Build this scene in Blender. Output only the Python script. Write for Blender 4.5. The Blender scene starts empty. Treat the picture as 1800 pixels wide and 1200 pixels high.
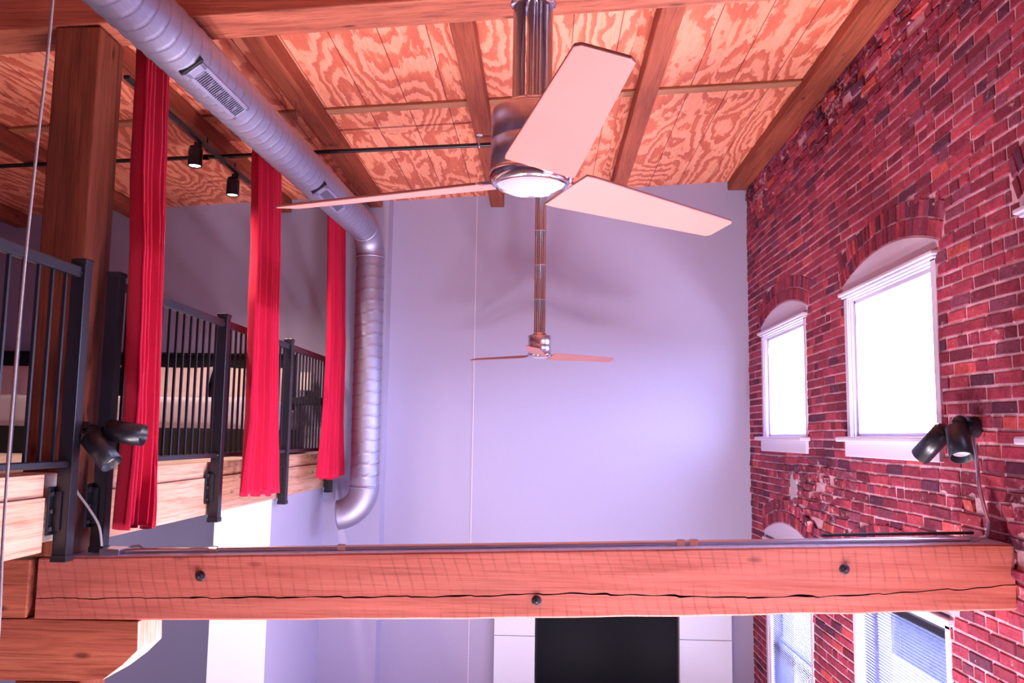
import bpy, bmesh, math, random
from mathutils import Vector, Matrix, noise
rnd = random.Random(7)
SC = bpy.context.scene
C = SC.collection
R_ = math.radians

# ------------------------------------------------------------------ camera (world: X right, Y into the room, Z up, eye at 0)
cam_d = bpy.data.cameras.new('camera'); cam = bpy.data.objects.new('camera', cam_d); C.objects.link(cam)
cam_d.sensor_width = 36; cam_d.lens = 30.0; cam_d.clip_start = .05; cam_d.clip_end = 200
f = 1500.
d = Vector((55/f, -167/f, -1)).normalized()          # room depth axis seen by the camera
u = Vector((195/f, 13473/f, -1)).normalized(); u = (u - d*u.dot(d)).normalized()
xx = d.cross(u)
cam.matrix_world = Matrix((xx, d, u)).to_4x4()
SC.camera = cam

# ------------------------------------------------------------------ light and exposure
SC.view_settings.view_transform = 'Standard'; SC.view_settings.look = 'None'
SC.view_settings.gamma = 1; SC.view_settings.use_curve_mapping = False
SC.view_settings.exposure = 0.8
WORLD = 14.5
w = bpy.data.worlds.new('world'); SC.world = w; w.use_nodes = True
bg = w.node_tree.nodes['Background']
bg.inputs[0].default_value = (.54, .61, 1.0, 1); bg.inputs[1].default_value = WORLD
SC.cycles.use_denoising = True
SC.cycles.max_bounces = 10; SC.cycles.diffuse_bounces = 6; SC.cycles.transparent_max_bounces = 16
SC.cycles.sample_clamp_indirect = 8

def lamp(name, kind, loc, rot, energy, color, **k):
    l = bpy.data.lights.new(name, kind); l.energy = energy; l.color = color
    for a, b in k.items(): setattr(l, a, b)
    o = bpy.data.objects.new(name, l); C.objects.link(o); o.location = loc; o.rotation_euler = rot
    return o
def portal(name, loc, rot, sx, sy):
    o = lamp(name, 'AREA', loc, rot, 1, (1, 1, 1), shape='RECTANGLE', size=sx, size_y=sy)
    o.data.cycles.is_portal = True
lamp('sun', 'SUN', (0, 0, 20), (0, R_(-19), R_(6)), 60, (1., .90, .92), angle=R_(.6))
UP = [(x, y) for x in (-.75, .5, 1.7) for y in (2.5, 4.9)]       # fill lights added out of view in the room below
for x, y in UP: lamp('fill_uplight', 'AREA', (x, y, -3.035), (math.pi, 0, 0), 58, (1, .86, .96), shape='DISK', size=.5)
WU = (7.56, 5.28, 3.03); WL = (7.56, 5.28, 3.03, .75)      # centres of the upper and lower windows along the brick wall
for c in WU: portal('window_portal', (2.36, c, .5), (0, math.pi/2, 0), 1.0, 1.4)
for c in WL: portal('window_portal', (2.36, c, -1.75), (0, math.pi/2, 0), 1.7, 1.4)

# ------------------------------------------------------------------ node helpers and materials
def mat(name):
    m = bpy.data.materials.new(name); m.use_nodes = True
    nt = m.node_tree; return m, nt, nt.nodes['Principled BSDF']
def N(nt, t, **k):
    n = nt.nodes.new(t)
    for a, b in k.items():
        if a.startswith('i_'): n.inputs[a[2:].replace('_', ' ')].default_value = b
        else: setattr(n, a, b)
    return n
def ramp(nt, fac, stops):
    r = nt.nodes.new('ShaderNodeValToRGB'); e = r.color_ramp.elements
    while len(e) < len(stops): e.new(.5)
    for q, (p, c) in zip(e, stops): q.position = p; q.color = (*c, 1)
    nt.links.new(fac, r.inputs[0]); return r.outputs[0]
def mixc(nt, fac, a, b, mode='MIX'):
    n = nt.nodes.new('ShaderNodeMix'); n.data_type = 'RGBA'; n.blend_type = mode
    for s, v in ((n.inputs[0], fac), (n.inputs[6], a), (n.inputs[7], b)):
        if hasattr(v, 'is_linked'): nt.links.new(v, s)
        elif isinstance(v, (int, float)): s.default_value = v
        else: s.default_value = (*v, 1)
    return n.outputs[2]
def mth(nt, op, a, b=None):
    n = nt.nodes.new('ShaderNodeMath'); n.operation = op
    for s, v in zip(n.inputs, (a, b)):
        if v is None: continue
        if hasattr(v, 'is_linked'): nt.links.new(v, s)
        else: s.default_value = v
    return n.outputs[0]
def coords(nt, scale=(1, 1, 1), loc=(0, 0, 0)):
    tc = nt.nodes.new('ShaderNodeTexCoord'); mp = nt.nodes.new('ShaderNodeMapping')
    mp.inputs['Scale'].default_value = scale; mp.inputs['Location'].default_value = loc
    nt.links.new(tc.outputs['Object'], mp.inputs[0]); return mp.outputs[0]
def ntex(nt, vec, scale=1, detail=4, rough=.55, dist=0, dim='3D', w=None):
    n = nt.nodes.new('ShaderNodeTexNoise'); n.noise_dimensions = dim
    n.inputs['Scale'].default_value = scale; n.inputs['Detail'].default_value = detail
    n.inputs['Roughness'].default_value = rough; n.inputs['Distortion'].default_value = dist
    nt.links.new(vec, n.inputs['Vector'])
    if w is not None: nt.links.new(w, n.inputs['W'])
    return n.outputs['Fac']
def bump(nt, bs, h, strength=.3, dist=.01):
    b = nt.nodes.new('ShaderNodeBump'); b.inputs['Strength'].default_value = strength; b.inputs['Distance'].default_value = dist
    nt.links.new(h, b.inputs['Height']); nt.links.new(b.outputs[0], bs.inputs['Normal'])
def plain(name, col, rough=.5, metal=0, nscale=0, nstr=.1, var=.0, emit=None, es=0, spec=None, aniso=0):
    m, nt, bs = mat(name)
    bs.inputs['Roughness'].default_value = rough; bs.inputs['Metallic'].default_value = metal
    if spec is not None: bs.inputs['Specular IOR Level'].default_value = spec
    v = coords(nt)
    n = ntex(nt, v, max(nscale, 3), 5)
    a = tuple(min(1, c*(1-var)) for c in col); b = tuple(min(1, c*(1+var)) for c in col)
    nt.links.new(ramp(nt, n, [(.3, a), (.7, b)]), bs.inputs['Base Color'])
    if nscale: bump(nt, bs, n, nstr, .004)
    if emit:
        bs.inputs['Emission Color'].default_value = (*emit, 1); bs.inputs['Emission Strength'].default_value = es
    return m
def timber(name, axis, dark, mid, light, saw=False, rough=.62, off=0.):
    m, nt, bs = mat(name)
    s = [14., 14., 14.]; s[axis] = .9
    v = coords(nt, s, (off, off*1.7, off*.6))
    g = ntex(nt, v, 1.0, 8, .65, .6)
    s2 = [90., 90., 90.]; s2[axis] = 2.2
    fine = ntex(nt, coords(nt, s2), 1.0, 5, .7)
    s3 = [1.6, 1.6, 1.6]; s3[axis] = .7
    big = ntex(nt, coords(nt, s3, (off*3, 1, 2)), 1.0, 3, .5)
    col = ramp(nt, g, [(.25, dark), (.5, mid), (.72, light)])
    col = mixc(nt, ramp(nt, big, [(.35, (.0, .0, .0)), (.65, (.45, .45, .45))]), col, tuple(c*.5 for c in mid))
    dk = ramp(nt, fine, [(.36, (.45, .38, .36)), (.5, (1, 1, 1))])
    col = mixc(nt, .4 if saw else .75, col, dk, 'MULTIPLY')
    # knots and nail holes
    sk = [7., 7., 7.]; sk[axis] = 2.5
    vo = nt.nodes.new('ShaderNodeTexVoronoi'); vo.inputs['Scale'].default_value = 1.0
    nt.links.new(coords(nt, sk, (off*5+.3, .7, .2)), vo.inputs['Vector'])
    kn = ramp(nt, vo.outputs['Distance'], [(.05, (.22, .16, .15)), (.13, (1, 1, 1))])
    col = mixc(nt, .8, col, kn, 'MULTIPLY')
    h = fine
    if saw:
        # circular-saw arcs left across the face
        tc = nt.nodes.new('ShaderNodeTexCoord'); sp = nt.nodes.new('ShaderNodeSeparateXYZ'); nt.links.new(tc.outputs['Object'], sp.inputs[0])
        wb = ntex(nt, coords(nt, (1.1, 1, 2.0)), 1, 2)
        ph = mth(nt, 'ADD', mth(nt, 'MULTIPLY', sp.outputs[0], 17.0), mth(nt, 'ADD', mth(nt, 'MULTIPLY', sp.outputs[2], 4.2), mth(nt, 'MULTIPLY', wb, 2.6)))
        fr_ = mth(nt, 'ABSOLUTE', mth(nt, 'SUBTRACT', mth(nt, 'FRACT', ph), .5))
        sw = ramp(nt, fr_, [(.0, (.66, .58, .58)), (.05, (.8, .75, .75)), (.12, (1, 1, 1))])
        lo = ntex(nt, coords(nt, (1.3, 3, 9)), 1, 2)
        col = mixc(nt, ramp(nt, lo, [(.4, (.1, .1, .1)), (.62, (.8, .8, .8))]), col, mixc(nt, 1.0, col, sw, 'MULTIPLY'))
    nt.links.new(col, bs.inputs['Base Color']); bs.inputs['Roughness'].default_value = rough
    bs.inputs['Specular IOR Level'].default_value = .35
    bump(nt, bs, h, .35, .006)
    return m

def plywood():
    m, nt, bs = mat('plywood')
    tc = nt.nodes.new('ShaderNodeTexCoord'); sp = nt.nodes.new('ShaderNodeSeparateXYZ'); nt.links.new(tc.outputs['Object'], sp.inputs[0])
    X, Y = sp.outputs[0], sp.outputs[1]
    # grooved sheets, every groove spacing takes its own slice of the veneer
    gx = mth(nt, 'DIVIDE', mth(nt, 'ADD', X, 20.12), .305)
    ix = mth(nt, 'FLOOR', mth(nt, 'DIVIDE', mth(nt, 'ADD', X, 20.507), 1.24))
    iy = mth(nt, 'FLOOR', mth(nt, 'DIVIDE', mth(nt, 'ADD', Y, 17.6), 2.44))
    sub = mth(nt, 'FLOOR', mth(nt, 'DIVIDE', gx, 2.0))
    wofs = mth(nt, 'ADD', mth(nt, 'MULTIPLY', ix, 3.7), mth(nt, 'ADD', mth(nt, 'MULTIPLY', iy, 5.3), mth(nt, 'MULTIPLY', sub, .9)))
    n = ntex(nt, coords(nt, (1.5, .42, 1)), 1.0, 1.6, .45, .2, '4D', wofs)
    wob = ntex(nt, coords(nt, (16, 4.5, 1)), 1.0, 3, .6, .4)
    n2 = mth(nt, 'ADD', mth(nt, 'MULTIPLY', n, 22), mth(nt, 'MULTIPLY', wob, 1.5))
    fr = mth(nt, 'FRACT', n2)
    col = ramp(nt, fr, [(.0, (.86, .33, .21)), (.42, (.84, .30, .18)), (.52, (.62, .155, .085)), (.9, (.54, .12, .07)), (1., (.82, .30, .18))])
    st = ntex(nt, coords(nt, (70, 2.5, 1)), 1, 3)
    col = mixc(nt, .5, col, ramp(nt, st, [(.3, (.72, .66, .62)), (.6, (1, 1, 1))]), 'MULTIPLY')
    gr = mth(nt, 'ABSOLUTE', mth(nt, 'SUBTRACT', mth(nt, 'FRACT', gx), .5))
    line = ramp(nt, gr, [(.0, (.25, .12, .1)), (.008, (.25, .12, .1)), (.014, (1, 1, 1))])
    col = mixc(nt, .9, col, line, 'MULTIPLY')
    nt.links.new(col, bs.inputs['Base Color']); bs.inputs['Roughness'].default_value = .6
    bs.inputs['Specular IOR Level'].default_value = .3
    bump(nt, bs, fr, .08, .002)
    return m

def brickmat():
    m, nt, bs = mat('old_brick')
    at = nt.nodes.new('ShaderNodeVertexColor'); at.layer_name = 'tone'
    v = coords(nt)
    n1 = ntex(nt, v, 38, 6, .65); n2 = ntex(nt, v, 9, 4, .6)
    c = mixc(nt, 1.0, at.outputs[0], ramp(nt, n1, [(.28, (.6, .58, .62)), (.62, (1.15, 1.15, 1.2))]), 'MULTIPLY')
    lime = ramp(nt, mth(nt, 'ADD', ntex(nt, v, 15, 7, .72), mth(nt, 'MULTIPLY', at.outputs['Alpha'], .10)), [(.63, (0, 0, 0)), (.72, (.85, .85, .85))])
    c = mixc(nt, lime, c, (.62, .40, .44))
    c = mixc(nt, ramp(nt, n2, [(.55, (0, 0, 0)), (.75, (.4, .4, .4))]), c, (.10, .016, .02))
    nt.links.new(c, bs.inputs['Base Color']); bs.inputs['Roughness'].default_value = .8
    bs.inputs['Specular IOR Level'].default_value = .25
    bump(nt, bs, n1, .5, .012)
    return m
def mortarmat():
    m, nt, bs = mat('mortar')
    v = coords(nt); n = ntex(nt, v, 22, 8, .7); b = ntex(nt, v, 2.2, 4, .6)
    c = ramp(nt, n, [(.3, (.52, .28, .34)), (.65, (.82, .56, .66))])
    c = mixc(nt, ramp(nt, b, [(.42, (.0, .0, .0)), (.62, (.55, .55, .55))]), c, (.42, .19, .20))
    nt.links.new(c, bs.inputs['Base Color']); bs.inputs['Roughness'].default_value = .95
    bump(nt, bs, n, .8, .012)
    return m
def fabric(name, a, b, sc=420):
    m, nt, bs = mat(name)
    v = coords(nt, (1, 1, .5)); n = ntex(nt, v, sc, 2); n2 = ntex(nt, coords(nt, (1, 3, .25)), 6, 4)
    c = mixc(nt, .5, ramp(nt, n, [(.35, a), (.65, b)]), ramp(nt, n2, [(.3, a), (.7, b)]))
    nt.links.new(c, bs.inputs['Base Color']); bs.inputs['Roughness'].default_value = .9
    bs.inputs['Sheen Weight'].default_value = .08; bs.inputs['Sheen Roughness'].default_value = .5
    bs.inputs['Specular IOR Level'].default_value = .15
    bump(nt, bs, n, .25, .002)
    return m
def brushed(name, col, rough, axis=2):
    m, nt, bs = mat(name)
    s = [260., 260., 260.]; s[axis] = 3
    n = ntex(nt, coords(nt, s), 1, 3)
    nt.links.new(ramp(nt, n, [(.3, tuple(c*.86 for c in col)), (.7, col)]), bs.inputs['Base Color'])
    bs.inputs['Metallic'].default_value = 1; bs.inputs['Roughness'].default_value = rough
    bump(nt, bs, n, .05, .001)
    return m
def glassmat():
    m = bpy.data.materials.new('window_glass'); m.use_nodes = True; nt = m.node_tree; nt.nodes.clear()
    o = nt.nodes.new('ShaderNodeOutputMaterial'); t = nt.nodes.new('ShaderNodeBsdfTransparent'); g = nt.nodes.new('ShaderNodeBsdfGlossy')
    g.inputs['Roughness'].default_value = .02; t.inputs[0].default_value = (.97, .98, .98, 1)
    mx = nt.nodes.new('ShaderNodeMixShader'); fr = nt.nodes.new('ShaderNodeFresnel'); fr.inputs[0].default_value = 1.45
    ge = nt.nodes.new('ShaderNodeNewGeometry'); inv = nt.nodes.new('ShaderNodeMath'); inv.operation = 'SUBTRACT'; inv.inputs[0].default_value = 1
    mu = nt.nodes.new('ShaderNodeMath'); mu.operation = 'MULTIPLY'; nt.links.new(ge.outputs['Backfacing'], inv.inputs[1])
    nt.links.new(inv.outputs[0], mu.inputs[0]); nt.links.new(fr.outputs[0], mu.inputs[1])
    nt.links.new(mu.outputs[0], mx.inputs[0]); nt.links.new(t.outputs[0], mx.inputs[1]); nt.links.new(g.outputs[0], mx.inputs[2])
    nt.links.new(mx.outputs[0], o.inputs[0]); return m

M = {}
M['ply'] = plywood()
M['brick'] = brickmat(); M['mortar'] = mortarmat()
M['beam'] = timber('sawn_heart_pine', 0, (.33, .063, .04), (.52, .135, .10), (.61, .187, .14), saw=True, off=2.7)
M['pine_x'] = timber('heart_pine_across', 0, (.17, .036, .018), (.42, .105, .06), (.58, .18, .10), off=3.1)
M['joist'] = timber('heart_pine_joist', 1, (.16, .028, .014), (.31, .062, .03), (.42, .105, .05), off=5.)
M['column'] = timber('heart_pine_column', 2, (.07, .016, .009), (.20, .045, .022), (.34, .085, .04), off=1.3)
M['batten'] = timber('batten_pine', 0, (.36, .12, .06), (.52, .21, .11), (.6, .27, .15), off=2.2)
M['fascia'] = timber('pale_pine', 1, (.52, .27, .18), (.66, .37, .26), (.76, .48, .36), off=4.4)
M['pale_end'] = timber('pale_pine_end', 2, (.55, .32, .24), (.70, .46, .36), (.78, .56, .46), off=.4)
M['dust_sheen'] = plain('dusty_sheen_top', (.42, .36, .48), .6, 0, 30, .4, .25)  # dust plus reflected brightness on the beam top, both put into the colour
M['crack'] = plain('split_dark', (.03, .012, .012), .9)
M['wall'] = plain('lavender_grey_paint', (.385, .365, .54), .65, 0, 60, .04, .015)
M['white_wall'] = plain('white_paint', (.66, .68, .78), .6, 0, 60, .04, .01)
M['white'] = plain('white_gloss_trim', (.62, .56, .68), .4, 0, 30, .05, .02)
M['black'] = plain('black_powder_coat', (.007, .007, .014), .34, .0, 200, .04, .1, spec=.6)
M['matte_black'] = plain('matte_black', (.006, .006, .007), .6)
M['red'] = fabric('red_velvet', (.42, .005, .036), (.58, .011, .060))
M['linen'] = fabric('cream_linen', (.78, .62, .58), (.86, .72, .68), 260)
M['sheet'] = fabric('grey_lavender_bedding', (.44, .38, .44), (.54, .47, .54), 260)
M['galv'] = brushed('galvanised_duct', (.47, .46, .62), .54, 1)
_nt = M['galv'].node_tree; _b = _nt.nodes['Principled BSDF']; _l = _b.inputs['Base Color'].links[0].from_socket
_v = _nt.nodes.new('ShaderNodeVertexColor'); _v.layer_name = 'seam'
_nt.links.new(mixc(_nt, _v.outputs[0], _l, (.16, .13, .17)), _b.inputs['Base Color'])
M['nickel'] = brushed('brushed_nickel', (.78, .72, .76), .30, 2)
M['chrome'] = brushed('polished_ring', (.86, .82, .88), .12, 0)
M['steel'] = brushed('conduit_steel', (.62, .60, .70), .3, 0)
M['bolt'] = plain('dark_iron', (.06, .05, .065), .45, .7, 60, .4, .3)
M['blade'] = plain('maple_veneer', (.46, .175, .15), .45, 0, 0, 0, .05)
M['frost'] = plain('frosted_lens', (.42, .36, .42), .6, spec=.2)
M['glass'] = glassmat()
M['screen'] = plain('tv_screen', (.004, .004, .008), .3, spec=.03)
M['floor'] = timber('oak_floor', 1, (.45, .33, .28), (.62, .48, .42), (.7, .56, .5), off=8)
M['bulb'] = plain('lamp_glow', (1, .9, .8), .5, emit=(1, .80, .62), es=14)
M['shade'] = plain('white_lamp_shade', (.9, .85, .84), .8, emit=None)
M['cord'] = plain('grey_cord', (.34, .30, .32), .7, 0, 300, .3, .2)
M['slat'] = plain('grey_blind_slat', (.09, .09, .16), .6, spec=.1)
M['facade'] = plain('neighbour_render', (.012, .014, .03), .9, 0, 4, .1, .2, spec=.02)
M['pavement'] = plain('pale_pavement', (.75, .73, .75), .9, 0, 4, .1, .1)
M['ground_shade'] = plain('ground_shade', (.05, .05, .07), .9, 0, 4, .1, .2)  # dark near ground: the building's own shadow put into the colour
M['grey_patch'] = plain('cement_patch', (.42, .36, .42), .9, 0, 40, .5, .12)

# ------------------------------------------------------------------ mesh helpers
class MB:
    def __init__(s): s.v = []; s.f = []; s.mi = []; s.sm = []
    def add(s, vs, fs, mi=0, sm=False):
        o = len(s.v); s.v += [tuple(p) for p in vs]
        for q in fs: s.f.append([o+i for i in q]); s.mi.append(mi); s.sm.append(sm)
        return s
    def hexa(s, p, mi=0):   # p: 8 corners, bottom ring then top ring
        return s.add(p, [(0, 3, 2, 1), (4, 5, 6, 7), (0, 1, 5, 4), (1, 2, 6, 5), (2, 3, 7, 6), (3, 0, 4, 7)], mi)
    def box(s, x0, x1, y0, y1, z0, z1, mi=0, slope=0.):
        zz = lambda x, z: z + slope*x
        P = [(x0, y0), (x1, y0), (x1, y1), (x0, y1)]
        return s.hexa([(x, y, zz(x, z0)) for x, y in P] + [(x, y, zz(x, z1)) for x, y in P], mi)
    def bar(s, a, b, wx, wy, up=(0, 0, 1), mi=0):
        a, b = Vector(a), Vector(b); t = (b-a).normalized(); U = Vector(up)
        e1 = t.cross(U).normalized(); e2 = e1.cross(t)
        c = [(-1, -1), (1, -1), (1, 1), (-1, 1)]
        return s.hexa([a+e1*i*wx/2+e2*j*wy/2 for i, j in c]+[b+e1*i*wx/2+e2*j*wy/2 for i, j in c], mi)
    def lathe(s, prof, n=32, o=(0, 0, 0), ax=(0, 0, 1), mi=0, sm=True):
        o = Vector(o); a = Vector(ax).normalized(); q = Vector((1, 0, 0)) if abs(a.x) < .9 else Vector((0, 1, 0))
        e1 = a.cross(q).normalized(); e2 = a.cross(e1); vs = []; fs = []
        for r, h in prof:
            for i in range(n):
                t = 2*math.pi*i/n; vs.append(o+a*h+e1*r*math.cos(t)+e2*r*math.sin(t))
        for k in range(len(prof)-1):
            for i in range(n):
                j = (i+1) % n; fs.append((k*n+i, k*n+j, k*n+n+j, k*n+n+i))
        return s.add(vs, fs, mi, sm)
    def cyl(s, a, b, r, n=20, mi=0, r2=None):
        a, b = Vector(a), Vector(b); L = (b-a).length; r2 = r if r2 is None else r2
        return s.lathe([(0, 0), (r, 0), (r, 0), (r2, L), (r2, L), (0, L)], n, a, b-a, mi)
    def tube(s, pts, r, n=10, mi=0):
        pts = [Vector(p) for p in pts]; vs = []; fs = []; e = None
        for i, p in enumerate(pts):
            t = (pts[min(i+1, len(pts)-1)]-pts[max(i-1, 0)]).normalized()
            if e is None:
                q = Vector((0, 0, 1)) if abs(t.z) < .9 else Vector((1, 0, 0)); e = t.cross(q).normalized()
            e = (e-t*e.dot(t)).normalized(); g = t.cross(e)
            for k in range(n):
                a = 2*math.pi*k/n; vs.append(p+e*r*math.cos(a)+g*r*math.sin(a))
        for i in range(len(pts)-1):
            for k in range(n):
                j = (k+1) % n; fs.append((i*n+k, i*n+j, i*n+n+j, i*n+n+k))
        s.add(vs, fs, mi, True); m = len(pts)-1
        s.add(vs[:n], [tuple(range(n))[::-1]], mi); s.add(vs[m*n:], [tuple(range(n))], mi)
        return s
    def prism(s, poly, a, b, fn, mi=0):   # polygon swept between a and b through fn(p, t)
        n = len(poly); vs = [fn(p, a) for p in poly]+[fn(p, b) for p in poly]
        return s.add(vs, [tuple(range(n))[::-1], tuple(range(n, 2*n))]+[(i, (i+1) % n, n+(i+1) % n, n+i) for i in range(n)], mi)
    def build(s, name, mats, parent=None, bevel=0., origin=None, seg=2):
        me = bpy.data.meshes.new(name); org = Vector(origin) if origin else Vector((0, 0, 0))
        me.from_pydata([tuple(Vector(p)-org) for p in s.v], [], s.f)
        mats = mats if isinstance(mats, (list, tuple)) else [mats]
        for m in mats: me.materials.append(m)
        for p, mi, sm in zip(me.polygons, s.mi, s.sm): p.material_index = mi; p.use_smooth = sm
        bm = bmesh.new(); bm.from_mesh(me); bmesh.ops.recalc_face_normals(bm, faces=bm.faces)
        bm.to_mesh(me); bm.free(); me.update()
        o = bpy.data.objects.new(name, me); C.objects.link(o); o.location = org
        if parent: o.parent = parent
        if bevel:
            b = o.modifiers.new('bevel', 'BEVEL'); b.width = bevel; b.segments = seg; b.limit_method = 'ANGLE'; b.angle_limit = R_(40)
        return o
def tag(o, label=None, cat=None, group=None, kind=None):
    if label: o['label'] = label
    if cat: o['category'] = cat
    if group: o['group'] = group
    if kind: o['kind'] = kind
    return o
def thing(name, label, cat, loc=(0, 0, 0), group=None):
    o = bpy.data.objects.new(name, None); C.objects.link(o); o.location = loc; o.empty_display_size = .1
    return tag(o, label, cat, group)
def child(mb, name, mats, par, **k):
    """mesh given in the thing's own coordinates"""
    return mb.build(name, mats, par, **k)

# ================================================================== THE SHELL
CEIL = lambda x: 2.56+.0625*x
WX = 2.10; YB = 8.78
def struct(o): o['kind'] = 'structure'; return o
struct(MB().box(-6.4, 2.6, -7.6, 9.1, 2.56, 2.64, slope=.0625).build('ceiling', M['ply']))
struct(MB().box(-6.4, 2.5, -7.6, 9.1, -3.42, -3.3).build('floor', M['floor']))
b = MB().box(-1.61, WX+.3, YB, YB+.2, -3.3, 2.75)
struct(b.build('wall_back', M['wall']))
struct(MB().hexa([(-6.3, 8.53, -3.3), (-1.61, 8.53, -3.3), (-1.61, 9., -3.3), (-6.3, 9., -3.3), (-6.3, 8.53, CEIL(-6.3)+.01), (-1.61, 8.53, CEIL(-1.61)+.01), (-1.61, 9., CEIL(-1.61)+.01), (-6.3, 9., CEIL(-6.3)+.01)]).build('wall_back_left', M['wall']))
struct(MB().box(-6.5, -6.3, -7.6, 9.0, -3.3, 2.3).build('wall_left', M['wall']))
# rear wall behind the camera
b = MB()
b.box(-6.3, 2.4, -7.5, -7.3, -3.3, 2.1)
b.hexa([(-6.3, -7.5, 2.1), (2.4, -7.5, 2.1), (2.4, -7.3, 2.1), (-6.3, -7.3, 2.1), (-6.3, -7.5, CEIL(-6.3)+.01), (2.4, -7.5, CEIL(2.4)+.01), (2.4, -7.3, CEIL(2.4)+.01), (-6.3, -7.3, CEIL(-6.3)+.01)])
struct(b.build('wall_rear', M['wall']))
struct(MB().box(-.728, -.718, YB-.006, YB, -3.3, 2.5).build('trim_1', M['white']))
q = MB().box(-2.64, -2.18, 6.9, 8.53, -3.3, -.52); q.mi[3] = 1  # right side takes the darker wall colour, its shade put into the paint
struct(q.build('wall_closet', [M['white_wall'], M['wall']]))

# ---------------- brick wall with its openings
def arc_z(dy, apex, hw=.74, rise=.13, ex=0.):
    R = (hw*hw+rise*rise)/(2*rise); c = apex-R; r = R+ex
    return c+math.sqrt(max(0, r*r-dy*dy))
APU, APL = 1.205, -.715
def blocked(z):
    out = []
    for c in WL:
        for (z0, z1, sp, ap, fh) in ((-.02, 1.0, 1.035, APU, .685), (-2.70, -.93, -.89, APL, .685)):
            if ap == APU and c not in WU: continue
            if z0 < z < z1+.02: out.append((c-fh, c+fh))
            elif z1+.02 <= z < ap-.13: out.append((c-.74, c+.74))
            elif z >= ap-.13:
                R = (.74**2+.13**2)/.26; cz = ap-R; r = R+.215
                if z < cz+r:
                    h = min(.80, math.sqrt(max(0, r*r-(z-cz)**2)))
                    if z < ap-.13+.20*0: h = .74
                    if h > .03: out.append((c-h, c+h))
    return out
bw = MB(); tones = []
PAL = [((.300, .036, .048), 30), ((.235, .026, .040), 24), ((.36, .045, .05), 12), ((.165, .020, .030), 14),
       ((.095, .020, .034), 7), ((.45, .065, .05), 3), ((.20, .04, .055), 7)]
def tone():
    t = rnd.random()*100
    for c, wgt in PAL:
        t -= wgt
        if t <= 0: break
    k = rnd.uniform(.82, 1.18)
    return (c[0]*k*1.05, c[1]*k*1.1, c[2]*k*1.5, 1)
def rough_zone(y, z):
    a = 0.
    if -.74 < z < -.12: a = 1.0*min(1, (z+.74)/.1, (-.12-z)/.1)*(.55+.45*math.sin(y*2.1))
    if z > 2.0: a = max(a, min(1, (z-2.0)/.3)*.8)
    n = noise.noise(Vector((y*.9, z*1.3, 3.)))
    return max(0, a*(.7+.6*n))
def brick(pts, pr):
    """pts: four (y,z) corners; pr: how far it stands out of the mortar plane"""
    cy = sum(p[0] for p in pts)/4; cz = sum(p[1] for p in pts)/4
    rz = rough_zone(cy, cz)
    j = .0022+.006*rz
    q = [(p[0]+rnd.uniform(-j, j), p[1]+rnd.uniform(-j, j)) for p in pts]
    pr += rnd.uniform(-.003, .003)+rnd.uniform(-.012, .024)*rz
    tl = [rnd.uniform(-.002, .002)*(1+5*rz) for _ in q]
    back = [(WX+.012, y, z) for y, z in q]
    ins = .0035
    mid = [(WX-pr*.35, y+(cy-y)/max(.01, abs(cy-y))*0, z) for y, z in q]
    fr = [(WX-pr+t, y+(ins if cy > y else -ins), z+(ins if cz > z else -ins)) for (y, z), t in zip(q, tl)]
    o = len(bw.v); bw.v += back+mid+fr
    fs = [(8, 9, 10, 11)]
    for k in (0, 4):
        for i in range(4): fs.append((k+i, k+(i+1) % 4, k+4+(i+1) % 4, k+4+i))
    for q_ in fs: bw.f.append([o+i for i in q_]); bw.mi.append(0); bw.sm.append(False)
    t = tone()
    if rz > .4 and rnd.random() < .08: t = (.46, .075, .06, 1)
    t = (t[0], t[1], t[2], min(1, rz)); tones.extend([t]*9)
CH = .0668; MJ = .0135
Y0, Y1 = -2.35, YB
YR = -7.4
z = -2.6; k = 0
while z < 2.70:
    zc = z+CH/2; bl = blocked(zc)
    header = (k % 6 == 4); L = .108 if header else .218
    y = Y0-rnd.uniform(0, L)
    wob = lambda yy: .006*math.sin(yy*1.3+z*2)+.004*math.sin(yy*3.1+z)
    while y < Y1:
        l = L*(rnd.uniform(.9, 1.1)); 
        if not header and rnd.random() < .13: l = .108
        segs = [(max(y, Y0), min(y+l-MJ, Y1))]
        for a0, a1 in bl:
            ns = []
            for s0, s1 in segs:
                if a1 <= s0 or a0 >= s1: ns.append((s0, s1)); continue
                if s0 < a0: ns.append((s0, a0-.002))
                if s1 > a1: ns.append((a1+.002, s1))
            segs = ns
        for s0, s1 in segs:
            if s1-s0 < .02 or z+CH > CEIL(WX)-.0: continue
            rz = rough_zone((s0+s1)/2, zc)
            if rz > .5 and rnd.random() < .05: continue
            h0, h1 = wob(s0), wob(s1)
            brick([(s0, z+h0), (s1, z+h1), (s1, z+h1+CH-MJ), (s0, z+h0+CH-MJ)], .007)
        y += l
    z += CH; k += 1
# arches: two rings of upright bricks over every opening
for c in WL:
    for ap in (APU, APL):
        if ap == APU and c not in WU: continue
        R = (.74**2+.13**2)/.26; cz = ap-R; A = math.asin(.76/R)
        for ring in (0, 1):
            r0 = R+.006+ring*.106; r1 = r0+.096; n = 27; a = -A
            while a < A-.01:
                wd = 2*A/n*rnd.uniform(.88, 1.12); aa = min(A, a+wd-.0028)
                P = [(c+r0*math.sin(a), cz+r0*math.cos(a)), (c+r0*math.sin(aa), cz+r0*math.cos(aa)),
                     (c+r1*math.sin(aa), cz+r1*math.cos(aa)), (c+r1*math.sin(a), cz+r1*math.cos(a))]
                brick(P, .009); a += wd
nb = len(bw.f)
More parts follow.
